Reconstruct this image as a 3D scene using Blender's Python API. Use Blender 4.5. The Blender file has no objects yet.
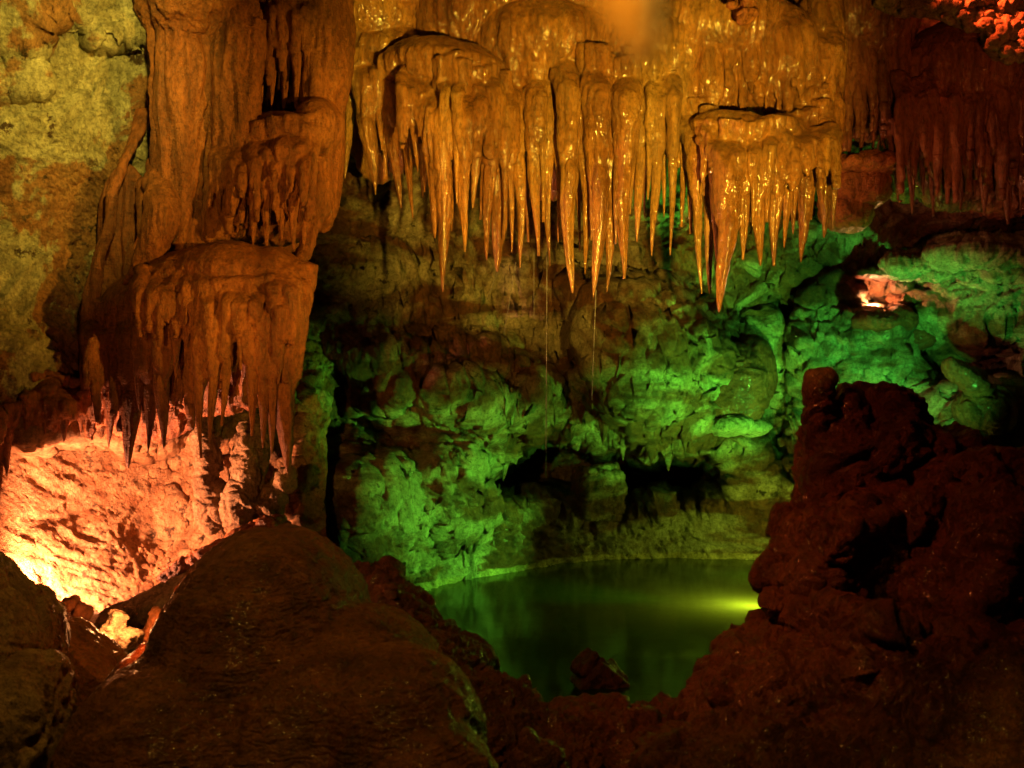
import bpy, math, random
import numpy as np

random.seed(7)
RNG = np.random.RandomState(7)
scn = bpy.context.scene
COL = scn.collection
F = 1100.0            # focal length in picture pixels of the camera below
WATER_Z = -1.9

def P(px, py, d):
    """point seen at picture position px,py at distance d in front of the camera"""
    return np.array([(px - 512.0) / F * d, d, -(py - 384.0) / F * d])

# ------------------------------------------------------------------ noise
_perm = RNG.permutation(256).astype(np.int32)
_perm = np.concatenate([_perm, _perm])
_g = RNG.normal(size=(256, 3)); _g /= np.linalg.norm(_g, axis=1)[:, None]
_pts = RNG.rand(256, 3)

def _hash(i, j, k):
    return _perm[_perm[_perm[i & 255] + (j & 255)] + (k & 255)]

def pnoise(p):
    pi = np.floor(p).astype(np.int32); f = p - pi
    u = f * f * f * (f * (f * 6 - 15) + 10)
    r = 0
    for dx in (0, 1):
        wx = u[:, 0] if dx else 1 - u[:, 0]
        for dy in (0, 1):
            wy = u[:, 1] if dy else 1 - u[:, 1]
            for dz in (0, 1):
                wz = u[:, 2] if dz else 1 - u[:, 2]
                g = _g[_hash(pi[:, 0] + dx, pi[:, 1] + dy, pi[:, 2] + dz)]
                r = r + wx * wy * wz * (g[:, 0] * (f[:, 0] - dx) + g[:, 1] * (f[:, 1] - dy) + g[:, 2] * (f[:, 2] - dz))
    return r * 1.5

def fbm(p, octs=4, gain=.5, lac=2.03):
    a, s, n = 1.0, 0.0, 0
    for o in range(octs):
        s = s + a * pnoise(p + o * 17.3); p = p * lac; n += a; a *= gain
    return s / n

def ridged(p, octs=4, gain=.5, lac=2.1):
    a, s, n = 1.0, 0.0, 0
    for o in range(octs):
        s = s + a * (1 - 2 * np.abs(pnoise(p + o * 11.7))); p = p * lac; n += a; a *= gain
    return s / n

def worley(p):
    pi = np.floor(p).astype(np.int32)
    f1 = np.full(len(p), 9.0); f2 = f1.copy(); idc = np.zeros(len(p), np.int32)
    for dx in (-1, 0, 1):
        for dy in (-1, 0, 1):
            for dz in (-1, 0, 1):
                c = pi + np.array([dx, dy, dz], np.int32)
                h = _hash(c[:, 0], c[:, 1], c[:, 2])
                dd = np.linalg.norm(c + _pts[h] - p, axis=1)
                m = dd < f1
                f2 = np.where(m, f1, np.minimum(f2, dd)); idc = np.where(m, h, idc); f1 = np.where(m, dd, f1)
    return f1, f2, idc

def sstep(a, b, x):
    t = np.clip((x - a) / (b - a), 0, 1)
    return t * t * (3 - 2 * t)

def poly_sd(px, py, poly):
    """signed distance to a polygon, negative inside"""
    n = len(poly); d = np.full(px.shape, 1e9); ins = np.zeros(px.shape, bool)
    for i in range(n):
        x0, y0 = poly[i]; x1, y1 = poly[(i + 1) % n]
        ex, ey = x1 - x0, y1 - y0
        t = np.clip(((px - x0) * ex + (py - y0) * ey) / (ex * ex + ey * ey + 1e-9), 0, 1)
        d = np.minimum(d, np.hypot(px - x0 - t * ex, py - y0 - t * ey))
        c = ((y0 > py) != (y1 > py)) & (px < ex * (py - y0) / (ey if abs(ey) > 1e-9 else 1e-9) + x0)
        ins ^= c
    return np.where(ins, -d, d)

# ------------------------------------------------------------------ meshes and objects
def mesh_np(name, v, f):
    """v (N,3), f (M,3|4) arrays or list of arrays"""
    me = bpy.data.meshes.new(name)
    fl = f if isinstance(f, list) else [f]
    loops = np.concatenate([a.reshape(-1) for a in fl]).astype(np.int32)
    tot = np.concatenate([np.full(len(a), a.shape[1], np.int32) for a in fl])
    st = np.concatenate([[0], np.cumsum(tot)[:-1]]).astype(np.int32)
    me.vertices.add(len(v)); me.vertices.foreach_set('co', np.asarray(v, np.float32).reshape(-1))
    me.loops.add(len(loops)); me.loops.foreach_set('vertex_index', loops)
    me.polygons.add(len(tot)); me.polygons.foreach_set('loop_start', st)
    me.update(calc_edges=True); me.validate()
    me.polygons.foreach_set('use_smooth', np.ones(len(me.polygons), bool))
    return me

def get_co(me):
    a = np.empty(len(me.vertices) * 3, np.float32); me.vertices.foreach_get('co', a); return a.reshape(-1, 3).astype(float)

def get_no(me):
    a = np.empty(len(me.vertices) * 3, np.float32); me.vertex_normals.foreach_get('vector', a); return a.reshape(-1, 3).astype(float)

def set_co(me, co):
    me.vertices.foreach_set('co', np.asarray(co, np.float32).reshape(-1)); me.update()

def link(name, me, mat, parent=None, base=None):
    """link a mesh whose coordinates are in world space; its origin goes to base"""
    o = bpy.data.objects.new(name, me); COL.objects.link(o)
    if mat: me.materials.append(mat)
    co = get_co(me)
    if parent is not None:
        set_co(me, co - np.array(parent.location)); o.parent = parent
    else:
        if base is None:
            base = np.array([co[:, 0].mean(), co[:, 1].mean(), co[:, 2].min()])
        set_co(me, co - base); o.location = base
    return o

def thing(name, label, cat, loc, group=None):
    o = bpy.data.objects.new(name, None); COL.objects.link(o); o.location = loc
    o.empty_display_size = .1
    return tag(o, label, cat, group)

def tag(o, label, cat, group=None):
    o['label'] = label; o['category'] = cat; o['kind'] = 'thing'
    if group: o['group'] = group
    return o

def struct(o, label=None, cat=None):
    o['kind'] = 'structure'
    if label: o['label'] = label; o['category'] = cat
    return o

class MB:
    def __init__(s): s.v = []; s.q = []; s.t = []; s.n = 0
    def add(s, v, q=None, t=None):
        s.v.append(np.asarray(v, float))
        if q is not None and len(q): s.q.append(np.asarray(q, np.int32) + s.n)
        if t is not None and len(t): s.t.append(np.asarray(t, np.int32) + s.n)
        s.n += len(v); return s
    def ell(s, c, r, rot=0.0, tilt=0.0):
        nu, nv = 28, 16
        th = np.linspace(0, 2 * np.pi, nu, endpoint=False); ph = np.linspace(0, np.pi, nv + 1)[1:-1]
        v = [[0, 0, 1]] + [[math.sin(p) * math.cos(t), math.sin(p) * math.sin(t), math.cos(p)] for p in ph for t in th] + [[0, 0, -1]]
        v = np.array(v) * np.array(r)
        if tilt:
            ct, st = math.cos(tilt), math.sin(tilt)
            v = v @ np.array([[ct, 0, -st], [0, 1, 0], [st, 0, ct]])
        if rot:
            ct, st = math.cos(rot), math.sin(rot)
            v = v @ np.array([[ct, st, 0], [-st, ct, 0], [0, 0, 1]])
        m = len(ph); q = []; t = []
        for i in range(nu):
            j = (i + 1) % nu
            t.append((0, 1 + i, 1 + j)); t.append((len(v) - 1, 1 + (m - 1) * nu + j, 1 + (m - 1) * nu + i))
            for k in range(m - 1): q.append((1 + k * nu + i, 1 + (k + 1) * nu + i, 1 + (k + 1) * nu + j, 1 + k * nu + j))
        return s.add(v + np.array(c), q, t)
    def tube(s, pts, rad, n=14, flat=1.0, ribs=0.0, seed=0):
        v, q, t = tube_arrays(pts, rad, n, flat, ribs, seed); return s.add(v, q, t)
    def box(s, c, r, rz=0.0, ry=0.0, rx=0.0):
        v = np.array([[x, y, z] for x in (-1, 1) for y in (-1, 1) for z in (-1, 1)], float) * np.array(r)
        a, b = math.cos(rx), math.sin(rx); v = v @ np.array([[1, 0, 0], [0, a, b], [0, -b, a]])
        a, b = math.cos(ry), math.sin(ry); v = v @ np.array([[a, 0, -b], [0, 1, 0], [b, 0, a]])
        a, b = math.cos(rz), math.sin(rz); v = v @ np.array([[a, b, 0], [-b, a, 0], [0, 0, 1]])
        q = [(0, 1, 3, 2), (4, 6, 7, 5), (0, 4, 5, 1), (2, 3, 7, 6), (0, 2, 6, 4), (1, 5, 7, 3)]
        return s.add(v + np.array(c), q)
    def mesh(s, name='m'):
        f = []
        if s.q: f.append(np.concatenate(s.q))
        if s.t: f.append(np.concatenate(s.t))
        return mesh_np(name, np.concatenate(s.v), f)

def tube_arrays(pts, rad, n=14, flat=1.0, ribs=0.0, seed=0):
    """closed tube along mostly vertical points; horizontal rings, flat scales depth, ribs flutes the section"""
    pts = np.asarray(pts, float); rad = np.asarray(rad, float); m = len(pts)
    th = np.linspace(0, 2 * np.pi, n, endpoint=False)
    rs = np.random.RandomState(seed + 5)
    mod = np.ones((m, n))
    if ribs:
        zz = pts[:, 2][:, None]
        for k in (3, 5, 8):
            mod = mod + ribs * (3.5 / k) ** .5 * rs.uniform(.5, 1) * np.sin(k * th[None, :] + rs.uniform(0, 6) + rs.uniform(-1.2, 1.2) * zz)
    v = np.empty((m, n, 3))
    v[:, :, 0] = pts[:, None, 0] + rad[:, None] * mod * np.cos(th)
    v[:, :, 1] = pts[:, None, 1] + rad[:, None] * mod * np.sin(th) * flat
    v[:, :, 2] = pts[:, None, 2]
    i = np.arange(n); j = (i + 1) % n
    q = np.concatenate([np.stack([k * n + j, k * n + i, (k + 1) * n + i, (k + 1) * n + j], 1) for k in range(m - 1)])
    v = v.reshape(-1, 3); v = np.vstack([v, pts[0] + [0, 0, 1e-4], pts[-1] - [0, 0, 1e-4]])
    t = np.concatenate([np.stack([np.full(n, m * n), i, j], 1), np.stack([np.full(n, m * n + 1), (m - 1) * n + j, (m - 1) * n + i], 1)])
    return v, q, t

def path(pts, k):
    """resample a polyline smoothly (Catmull-Rom) to k points"""
    p = np.asarray(pts, float); n = len(p)
    e = np.vstack([2 * p[0] - p[1], p, 2 * p[-1] - p[-2]])
    u = np.linspace(0, n - 1, k); i = np.minimum(u.astype(int), n - 2); t = (u - i)[:, None]
    a, b, c, d = e[i], e[i + 1], e[i + 2], e[i + 3]
    return .5 * (2 * b + (c - a) * t + (2 * a - 5 * b + 4 * c - d) * t ** 2 + (3 * b - a - 3 * c + d) * t ** 3)

def remesh(me, voxel, smooth=4):
    o = bpy.data.objects.new('tmp', me); COL.objects.link(o)
    r = o.modifiers.new('r', 'REMESH'); r.mode = 'VOXEL'; r.voxel_size = voxel
    if smooth:
        s = o.modifiers.new('s', 'SMOOTH'); s.factor = .5; s.iterations = smooth
    dg = bpy.context.evaluated_depsgraph_get()
    out = bpy.data.meshes.new_from_object(o.evaluated_get(dg))
    bpy.data.objects.remove(o); bpy.data.meshes.remove(me)
    out.polygons.foreach_set('use_smooth', np.ones(len(out.polygons), bool))
    return out

# ------------------------------------------------------------------ surface relief
def relief_flow(p, k=1.0, no=None):
    a = np.array
    fl = 1.0 if no is None else 1 - .92 * sstep(.15, .6, no[:, 2])      # no flutes on the tops of ledges
    q = p + .05 * np.stack([pnoise(p * a([4, 4, 2]) + 71), pnoise(p * a([4, 4, 2]) + 83), p[:, 0] * 0], 1)
    return (k * (.06 * fbm(p * a([3.0, 3.0, 1.3]) + 3, 3)
            + fl * .038 * (1 - np.abs(pnoise(q * a([10, 8, .8]) + 9)) * 2.4)
            + fl * .026 * (1 - np.abs(pnoise(q * a([22, 18, 1.5]) + 21)) * 2.2)
            + fl * .010 * (1 - np.abs(pnoise(q * a([48, 40, 3]) + 2)) * 2)
            + .020 * fbm(p * a([24, 24, 15]), 3, .65)))

def relief_mound(p, k=1.0):
    a = np.array
    return k * (.06 * fbm(p * 2.4 + 4, 3) + .020 * ridged(p * a([8, 8, 12]) + 2, 4, .6) + .016 * fbm(p * a([22, 22, 30]), 3, .65))

def relief_crag(p, k=1.0, f=1.0):
    q = p * f + .35 * np.stack([pnoise(p * 1.7 * f + 5), pnoise(p * 1.7 * f + 31), pnoise(p * 1.7 * f + 57)], 1)
    f1, f2, idc = worley(q * np.array([2.3, 2.3, 3.0]))
    g1, g2, _ = worley(q * np.array([6.5, 6.5, 8.5]) + 13)
    return k / f * (.10 * ridged(q * 1.3, 4, .55) + .11 * (_pts[idc, 0] - .5) * sstep(0, .12, f2 - f1)
                    + .03 * (np.minimum(f2 - f1, .3) / .3 - .5) + .02 * (np.minimum(g2 - g1, .35) / .35 - .5)
                    + .05 * ridged(q * 4.2 + 3, 4, .6) + .05 * fbm(q * 11, 4, .65))

def relief_wall(p, k=1.0, f=1.0):
    w = np.stack([pnoise(p * 1.5 * f + 5), pnoise(p * 1.5 * f + 31), pnoise(p * 1.5 * f + 57)], 1)
    q = p * f + .4 * w
    f1, f2, idc = worley(q * np.array([1.3, 1.3, 2.2]))
    e = sstep(0, .3, f2 - f1)
    rough = .35 + 1.3 * sstep(-.25, .35, fbm(p * .9 + 61, 3))
    return k / f * (.20 * ridged(q * np.array([.9, .9, 1.2]), 6, .62) + .10 * (_pts[idc, 0] - .5) * e
                    + .07 * ridged(q * np.array([3.2, 3.2, 4.4]) + 7, 5, .66) + rough * (.06 * ridged(q * np.array([9, 9, 5.5]) + 3, 4, .7) + .07 * fbm(q * np.array([14, 14, 18]), 4, .75)))

def displaced(me, fn, *a):
    co = get_co(me); no = get_no(me)
    h = fn(co, *a, no) if fn is relief_flow else fn(co, *a)
    set_co(me, co + no * h[:, None]); return me

def rock(name, shapes, mat, voxel=.02, k=1.0, f=1.6, fn=None, smooth=2):
    b = MB(); shapes(b)
    me = remesh(b.mesh(), voxel, smooth)
    if fn is None: displaced(me, relief_crag, k, f)
    else: displaced(me, fn, k)
    me.name = name
    return me

# ------------------------------------------------------------------ materials
def ramp(nt, stops):
    r = nt.nodes.new('ShaderNodeValToRGB'); e = r.color_ramp.elements
    while len(e) < len(stops): e.new(.5)
    for i, (p, c) in enumerate(stops):
        e[i].position = p; e[i].color = (*c, 1) if isinstance(c, (tuple, list)) else (c, c, c, 1)
    return r

def rock_material(name, cols, fscale=95,  patch=None, patch_scale=.7, patch_edge=(.5, .56), scale=2.5, streak=1.0, rough=(.25, .6), bump=(.02, .006),
                  spec=.5, ripple=0.0, speck=None, fine=1.0, low=None, coat=0.0, strata=None, holes=0.0):
    m = bpy.data.materials.new(name); m.use_nodes = True
    nt = m.node_tree; N = nt.nodes; L = nt.links; bs = N['Principled BSDF']
    geo = N.new('ShaderNodeNewGeometry')
    def mapped(sc):
        mp = N.new('ShaderNodeMapping'); mp.inputs['Scale'].default_value = sc; L.new(geo.outputs['Position'], mp.inputs['Vector']); return mp.outputs[0]
    def noise(sc, detail=5, rough_=.55, vec=None, dist=0.0):
        n = N.new('ShaderNodeTexNoise'); n.inputs['Scale'].default_value = sc; n.inputs['Detail'].default_value = detail
        n.inputs['Roughness'].default_value = rough_; n.inputs['Distortion'].default_value = dist
        L.new(vec or geo.outputs['Position'], n.inputs['Vector']); return n.outputs['Fac']
    def math_(op, a, b):
        q = N.new('ShaderNodeMath'); q.operation = op
        for i, x in enumerate((a, b)):
            if isinstance(x, (int, float)): q.inputs[i].default_value = x
            else: L.new(x, q.inputs[i])
        return q.outputs[0]
    def mix(f, a, b, mode='MIX'):
        q = N.new('ShaderNodeMix'); q.data_type = 'RGBA'; q.blend_type = mode
        for i, x in ((0, f), (6, a), (7, b)):
            if isinstance(x, (int, float)): q.inputs[i].default_value = x
            elif isinstance(x, (tuple, list)): q.inputs[i].default_value = (*x, 1)
            else: L.new(x, q.inputs[i])
        return q.outputs[2]
    v = mapped((1, 1, streak))
    base = ramp(nt, [(.3 + .4 * i / (len(cols) - 1), c) for i, c in enumerate(cols)])
    L.new(noise(scale, 8, .62, v, .4), base.inputs[0])
    c = base.outputs[0]
    if patch:
        k = ramp(nt, [(patch_edge[0], 0.0), (patch_edge[1], 1.0)])
        L.new(noise(patch_scale, 9, .62, mapped(strata or (1, 1, 1)), .6), k.inputs[0])
        pr = ramp(nt, [(.35, patch[0]), (.65, patch[1])]); L.new(noise(7, 6, .6), pr.inputs[0])
        c = mix(k.outputs[0], c, pr.outputs[0])
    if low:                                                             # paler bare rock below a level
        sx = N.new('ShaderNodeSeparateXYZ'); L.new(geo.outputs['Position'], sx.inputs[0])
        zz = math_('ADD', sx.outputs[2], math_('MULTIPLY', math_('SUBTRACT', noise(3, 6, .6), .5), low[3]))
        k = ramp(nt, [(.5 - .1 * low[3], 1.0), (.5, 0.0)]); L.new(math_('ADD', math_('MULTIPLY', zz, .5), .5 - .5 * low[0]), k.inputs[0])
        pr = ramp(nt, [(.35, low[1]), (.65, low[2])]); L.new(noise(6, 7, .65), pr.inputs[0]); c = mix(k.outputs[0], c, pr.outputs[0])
    if speck:
        k = ramp(nt, [(speck[1], 0.0), (speck[1] + .05, 1.0)]); L.new(noise(speck[2], 6, .7), k.inputs[0])
        c = mix(k.outputs[0], c, speck[0])
    fine_c = ramp(nt, [(.34, .38), (.5, .95), (.66, 1.3)]); L.new(noise(38, 5, .7, mapped((1, 1, .5 + .5 * streak))), fine_c.inputs[0])
    c = mix(.85, c, fine_c.outputs[0], 'MULTIPLY')
    st = ramp(nt, [(.36, .55), (.62, 1.2)]); L.new(noise(9, 6, .65, mapped((1, 1, .12 + .5 * streak))), st.inputs[0]); c = mix(.8, c, st.outputs[0], 'MULTIPLY')
    L.new(c, bs.inputs['Base Color'])
    rr = ramp(nt, [(.35, rough[0]), (.65, rough[1])]); L.new(noise(5, 5, .6, v), rr.inputs[0]); L.new(rr.outputs[0], bs.inputs['Roughness'])
    bs.inputs['Specular IOR Level'].default_value = spec
    if coat: bs.inputs['Coat Weight'].default_value = coat; bs.inputs['Coat Roughness'].default_value = .115; bs.inputs['Coat IOR'].default_value = 1.6
    h1 = noise(22, 8, .68, v)
    b1 = N.new('ShaderNodeBump'); b1.inputs['Distance'].default_value = bump[0]; b1.inputs['Strength'].default_value = 1
    L.new(h1, b1.inputs['Height'])
    h2 = noise(fscale, 4, .65, mapped((1, 1, .6 + .4 * streak)))
    if ripple:
        w = N.new('ShaderNodeTexWave'); w.wave_type = 'BANDS'; w.bands_direction = 'Z'
        w.inputs['Scale'].default_value = 9; w.inputs['Distortion'].default_value = 9; w.inputs['Detail'].default_value = 3; w.inputs['Detail Scale'].default_value = 2.2
        L.new(mapped((.6, .6, 1.6)), w.inputs['Vector'])
        h2 = math_('ADD', h2, math_('MULTIPLY', w.outputs['Fac'], ripple))
    b2 = N.new('ShaderNodeBump'); b2.inputs['Distance'].default_value = bump[1]; b2.inputs['Strength'].default_value = fine
    L.new(h2, b2.inputs['Height']); L.new(b1.outputs[0], b2.inputs['Normal']); L.new(b2.outputs[0], bs.inputs['Normal']); L.new(b2.outputs[0], bs.inputs['Normal'])
    if coat:
        b3 = N.new('ShaderNodeBump'); b3.inputs['Distance'].default_value = .0085; L.new(noise(42, 2, .5, mapped((1, 1, .8))), b3.inputs['Height']); L.new(b3.outputs[0], bs.inputs['Coat Normal'])
    return m

M_GOLD = rock_material('golden_calcite', [(.24, .075, .014), (.46, .19, .04), (.60, .34, .09)], scale=1.7, streak=.16, fscale=130, rough=(.16, .42), bump=(.035, .016), spec=.7, ripple=.08, coat=.7)
M_BROWN = rock_material('brown_flowstone', [(.15, .042, .012), (.34, .11, .028), (.43, .165, .045)], scale=2.2, streak=.22, rough=(.3, .6), bump=(.03, .014), spec=.45, ripple=.12)
M_DARKFLOW = rock_material('dark_red_flowstone', [(.12, .035, .015), (.26, .085, .035), (.32, .13, .05)], scale=2.6, streak=.15, rough=(.16, .42), bump=(.03, .014), spec=.6, ripple=.06, coat=.3)
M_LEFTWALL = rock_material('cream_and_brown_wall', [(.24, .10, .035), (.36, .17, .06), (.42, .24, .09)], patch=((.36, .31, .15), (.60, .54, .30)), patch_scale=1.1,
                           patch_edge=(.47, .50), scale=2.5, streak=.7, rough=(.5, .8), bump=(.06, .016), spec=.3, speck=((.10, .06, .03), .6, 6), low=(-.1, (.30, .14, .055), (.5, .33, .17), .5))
M_BACKWALL = rock_material('limestone_wall', [(.30, .23, .13), (.46, .40, .27), (.55, .5, .36)], patch=((.09, .03, .014), (.22, .09, .035)), patch_scale=.95,
                           patch_edge=(.44, .54), scale=3.2, streak=.8, rough=(.35, .7), bump=(.09, .025), spec=.45, strata=(1, 1, 2.2), speck=((.05, .03, .015), .6, 4.5), low=(-1.83, (.5, .38, .17), (.65, .55, .3), .08))
M_MOUND = rock_material('wet_mound', [(.11, .032, .010), (.24, .08, .024), (.3, .115, .036)], scale=4, streak=.8, rough=(.3, .55), bump=(.05, .03), spec=.4, ripple=.2, coat=.05)
M_DARKROCK = rock_material('dark_wet_rock', [(.08, .02, .009), (.17, .046, .018), (.21, .07, .028)], scale=4, streak=.8, rough=(.35, .65), bump=(.06, .02), spec=.4, coat=.12)
M_TANROCK = rock_material('tan_rock', [(.25, .15, .075), (.38, .26, .14), (.45, .34, .2)], scale=4, streak=.8, rough=(.5, .8), bump=(.06, .016), spec=.3, speck=((.14, .07, .03), .6, 6))
M_GREYROCK = rock_material('grey_green_rock', [(.2, .17, .1), (.33, .29, .19), (.42, .38, .26)], scale=4, streak=.8, rough=(.3, .6), bump=(.07, .02), spec=.5, speck=((.06, .04, .02), .6, 5))

def simple_material(name, col, rough=.5, metal=0.0, emit=None, strength=1.0):
    m = bpy.data.materials.new(name); m.use_nodes = True; nt = m.node_tree; b = nt.nodes['Principled BSDF']
    n = nt.nodes.new('ShaderNodeTexNoise'); n.inputs['Scale'].default_value = 60; n.inputs['Detail'].default_value = 4
    r = ramp(nt, [(.3, tuple(c * .7 for c in col)), (.7, col)]); nt.links.new(n.outputs['Fac'], r.inputs[0]); nt.links.new(r.outputs[0], b.inputs['Base Color'])
    b.inputs['Roughness'].default_value = rough; b.inputs['Metallic'].default_value = metal
    if emit: b.inputs['Emission Color'].default_value = (*emit, 1); b.inputs['Emission Strength'].default_value = strength
    return m
M_HOUSING = simple_material('black_lamp_housing', (.03, .03, .03), .5, .6)
M_LENS_WARM = simple_material('warm_lamp_lens', (.8, .7, .5), .2, 0, (1, .62, .3), 40)
M_LENS_GREEN = simple_material('green_lamp_lens', (.4, .8, .3), .2, 0, (.55, 1, .08), 6)

def water_material():
    m = bpy.data.materials.new('pool_water'); m.use_nodes = True; nt = m.node_tree; N = nt.nodes; L = nt.links
    N.remove(N['Principled BSDF']); out = N['Material Output']
    gl = N.new('ShaderNodeBsdfGlossy'); gl.inputs['Roughness'].default_value = .13; gl.inputs['Color'].default_value = (.9, .95, .9, 1)
    tr = N.new('ShaderNodeBsdfTransparent'); tr.inputs['Color'].default_value = (.15, .32, .045, 1)
    fr = N.new('ShaderNodeFresnel'); fr.inputs['IOR'].default_value = 1.33
    geo = N.new('ShaderNodeNewGeometry'); n = N.new('ShaderNodeTexNoise'); n.inputs['Scale'].default_value = 2.2; n.inputs['Detail'].default_value = 3
    L.new(geo.outputs['Position'], n.inputs['Vector'])
    b = N.new('ShaderNodeBump'); b.inputs['Distance'].default_value = .004; L.new(n.outputs['Fac'], b.inputs['Height'])
    L.new(b.outputs[0], gl.inputs['Normal']); L.new(b.outputs[0], fr.inputs['Normal'])
    mx = N.new('ShaderNodeMixShader'); L.new(fr.outputs[0], mx.inputs[0]); L.new(tr.outputs[0], mx.inputs[1]); L.new(gl.outputs[0], mx.inputs[2])
    # suspended silt: part of the light is scattered instead of passing straight through
    tl = N.new('ShaderNodeBsdfTranslucent'); tl.inputs['Color'].default_value = (.42, .62, .07, 1)
    df = N.new('ShaderNodeBsdfDiffuse'); df.inputs['Color'].default_value = (.035, .075, .012, 1)
    m1 = N.new('ShaderNodeMixShader'); m1.inputs[0].default_value = .5; L.new(tl.outputs[0], m1.inputs[1]); L.new(df.outputs[0], m1.inputs[2])
    m2 = N.new('ShaderNodeMixShader'); m2.inputs[0].default_value = .42; L.new(tr.outputs[0], m2.inputs[1]); L.new(m1.outputs[0], m2.inputs[2])
    L.new(m2.outputs[0], mx.inputs[1])
    L.new(mx.outputs[0], out.inputs['Surface']); return m
M_WATER = water_material()

def trickle_material():
    m = bpy.data.materials.new('falling_water'); m.use_nodes = True; nt = m.node_tree; b = nt.nodes['Principled BSDF']
    b.inputs['Base Color'].default_value = (.75, .75, .7, 1); b.inputs['Roughness'].default_value = .15; b.inputs['Transmission Weight'].default_value = .75; b.inputs['IOR'].default_value = 1.33
    n = nt.nodes.new('ShaderNodeTexNoise'); n.inputs['Scale'].default_value = 30
    bp = nt.nodes.new('ShaderNodeBump'); bp.inputs['Distance'].default_value = .003; nt.links.new(n.outputs['Fac'], bp.inputs['Height']); nt.links.new(bp.outputs[0], b.inputs['Normal'])
    return m
M_TRICKLE = trickle_material()

# ------------------------------------------------------------------ the cave itself
def sheet(name, x0, x1, y0, y1, step, ctrl, sigma, mat, feats=None, k=1.0, f=1.0, kfn=None, warp=8):
    xs = np.arange(x0, x1 + step, step); ys = np.arange(y0, y1 + step, step)
    gx, gy = np.meshgrid(xs, ys); px, py = gx.ravel().astype(float), gy.ravel().astype(float)
    c = np.array(ctrl, float); w = np.exp(-((px[:, None] - c[:, 0]) ** 2 + (py[:, None] - c[:, 1]) ** 2) / (2 * sigma ** 2)) + 1e-12
    d = (w * c[:, 2]).sum(1) / w.sum(1)
    q = np.stack([px / 70, py / 70, px * 0], 1)
    wx = px + warp * (fbm(q, 4) * 2 + fbm(q * 6, 3)); wy = py + warp * (fbm(q + 40, 4) * 2 + fbm(q * 6 + 40, 3))
    if feats: d = feats(wx, wy, d)
    v = np.stack([(px - 512) / F * d, d, -(py - 384) / F * d], 1)
    nx, ny = len(xs), len(ys)
    i = (np.arange(ny - 1)[:, None] * nx + np.arange(nx - 1)[None, :]).ravel()
    me = mesh_np(name, v, np.stack([i, i + nx, i + nx + 1, i + 1], 1))
    kk = k if kfn is None else k * kfn(px, py)
    no = get_no(me)
    set_co(me, v + no * (relief_wall(v, 1.0, f) * kk)[:, None])
    o = link(name, me, mat)
    o['kind'] = 'structure'
    return o

def back_feats(px, py, d):
    # the deep undercut above the far shore
    hollow = [(464, 492), (478, 468), (505, 448), (530, 432), (548, 424), (575, 431), (600, 434), (622, 430), (652, 444), (690, 444), (712, 442), (730, 466), (728, 494), (700, 506), (640, 510), (560, 510), (500, 508)]
    h = poly_sd(px, py, hollow); d = d + 2.3 * sstep(4, -13, h)
    # side hollows
    for poly, a in (([(330, 395), (420, 380), (470, 410), (440, 440), (360, 440), (325, 430)], .45),
                    ([(705, 390), (765, 345), (790, 400), (785, 460), (730, 440), (700, 425)], .6),
                    ([(745, 270), (800, 290), (805, 400), (790, 540), (765, 545), (775, 420), (770, 330)], .6),
                    ([(905, 300), (985, 330), (1040, 330), (1040, 400), (930, 400), (880, 345)], .7),
                    ([(842, 290), (856, 278), (890, 280), (906, 300), (898, 326), (862, 326), (846, 312)], .6),
                    ([(650, 275), (720, 270), (760, 300), (750, 330), (690, 315)], .35),
                    ([(920, 240), (1040, 225), (1040, 275), (940, 268)], -.35),
                    ([(560, 270), (690, 300), (735, 360), (715, 432), (640, 436), (590, 400)], -.45),
                    ([(330, 340), (480, 330), (560, 380), (540, 425), (440, 440), (380, 400)], -.3)):
        s = poly_sd(px, py, poly); d = d + a * sstep(8, -22, s)
    for cx, cy, rx, ry, a in ((378, 520, 44, 60, .55), (452, 492, 34, 46, .5), (345, 500, 26, 60, .3), (640, 350, 60, 70, .35), (850, 330, 60, 50, .4), (780, 240, 60, 30, .3), (430, 400, 60, 24, .3), (950, 470, 40, 60, .5)):
        d = d - a * np.sqrt(np.clip(1 - ((px - cx) / rx) ** 2 - ((py - cy) / ry) ** 2, 0, 1))
    # bedding ledges across the middle
    band = sstep(330, 380, px) * sstep(690, 600, px) * sstep(240, 270, py) * sstep(430, 400, py)
    z = (py + 4 * np.sin(px / 60)) / 17.0
    d = d - band * .16 * (np.abs((z % 1) - .5) * 2) ** .7
    return d

back_ctrl = [(250, -200, 9.0), (450, -200, 9.8), (700, -200, 10.2), (950, -200, 9.8), (1250, -200, 8.8),
             (250, 0, 9.8), (450, 0, 10.4), (700, 0, 10.8), (950, 0, 10.4), (1250, 0, 9.0),
             (300, 150, 9.9), (450, 180, 10.8), (600, 200, 11.3), (760, 210, 11.3), (880, 200, 10.9), (1000, 200, 10.2), (1250, 200, 8.8),
             (310, 300, 9.8), (420, 300, 10.9), (520, 300, 11.3), (640, 310, 11.2), (760, 310, 11.4), (870, 300, 11.1), (1000, 300, 10.2), (1250, 330, 8.5),
             (310, 420, 10.4), (400, 430, 10.8), (500, 430, 11.2), (620, 420, 11.0), (740, 430, 11.4), (860, 420, 11.2), (1000, 420, 10.2), (1250, 450, 8.6),
             (300, 510, 10.5), (352, 530, 9.8), (400, 560, 9.9), (440, 540, 10.7), (500, 540, 11.8), (600, 545, 12.2), (700, 545, 12.2), (780, 540, 12.1), (880, 540, 11.6), (1040, 540, 10.4),
             (330, 640, 9.6), (400, 640, 9.5), (470, 620, 11.0), (560, 610, 12.2), (700, 620, 12.2), (850, 640, 12.0), (1000, 660, 11.0)]
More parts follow.
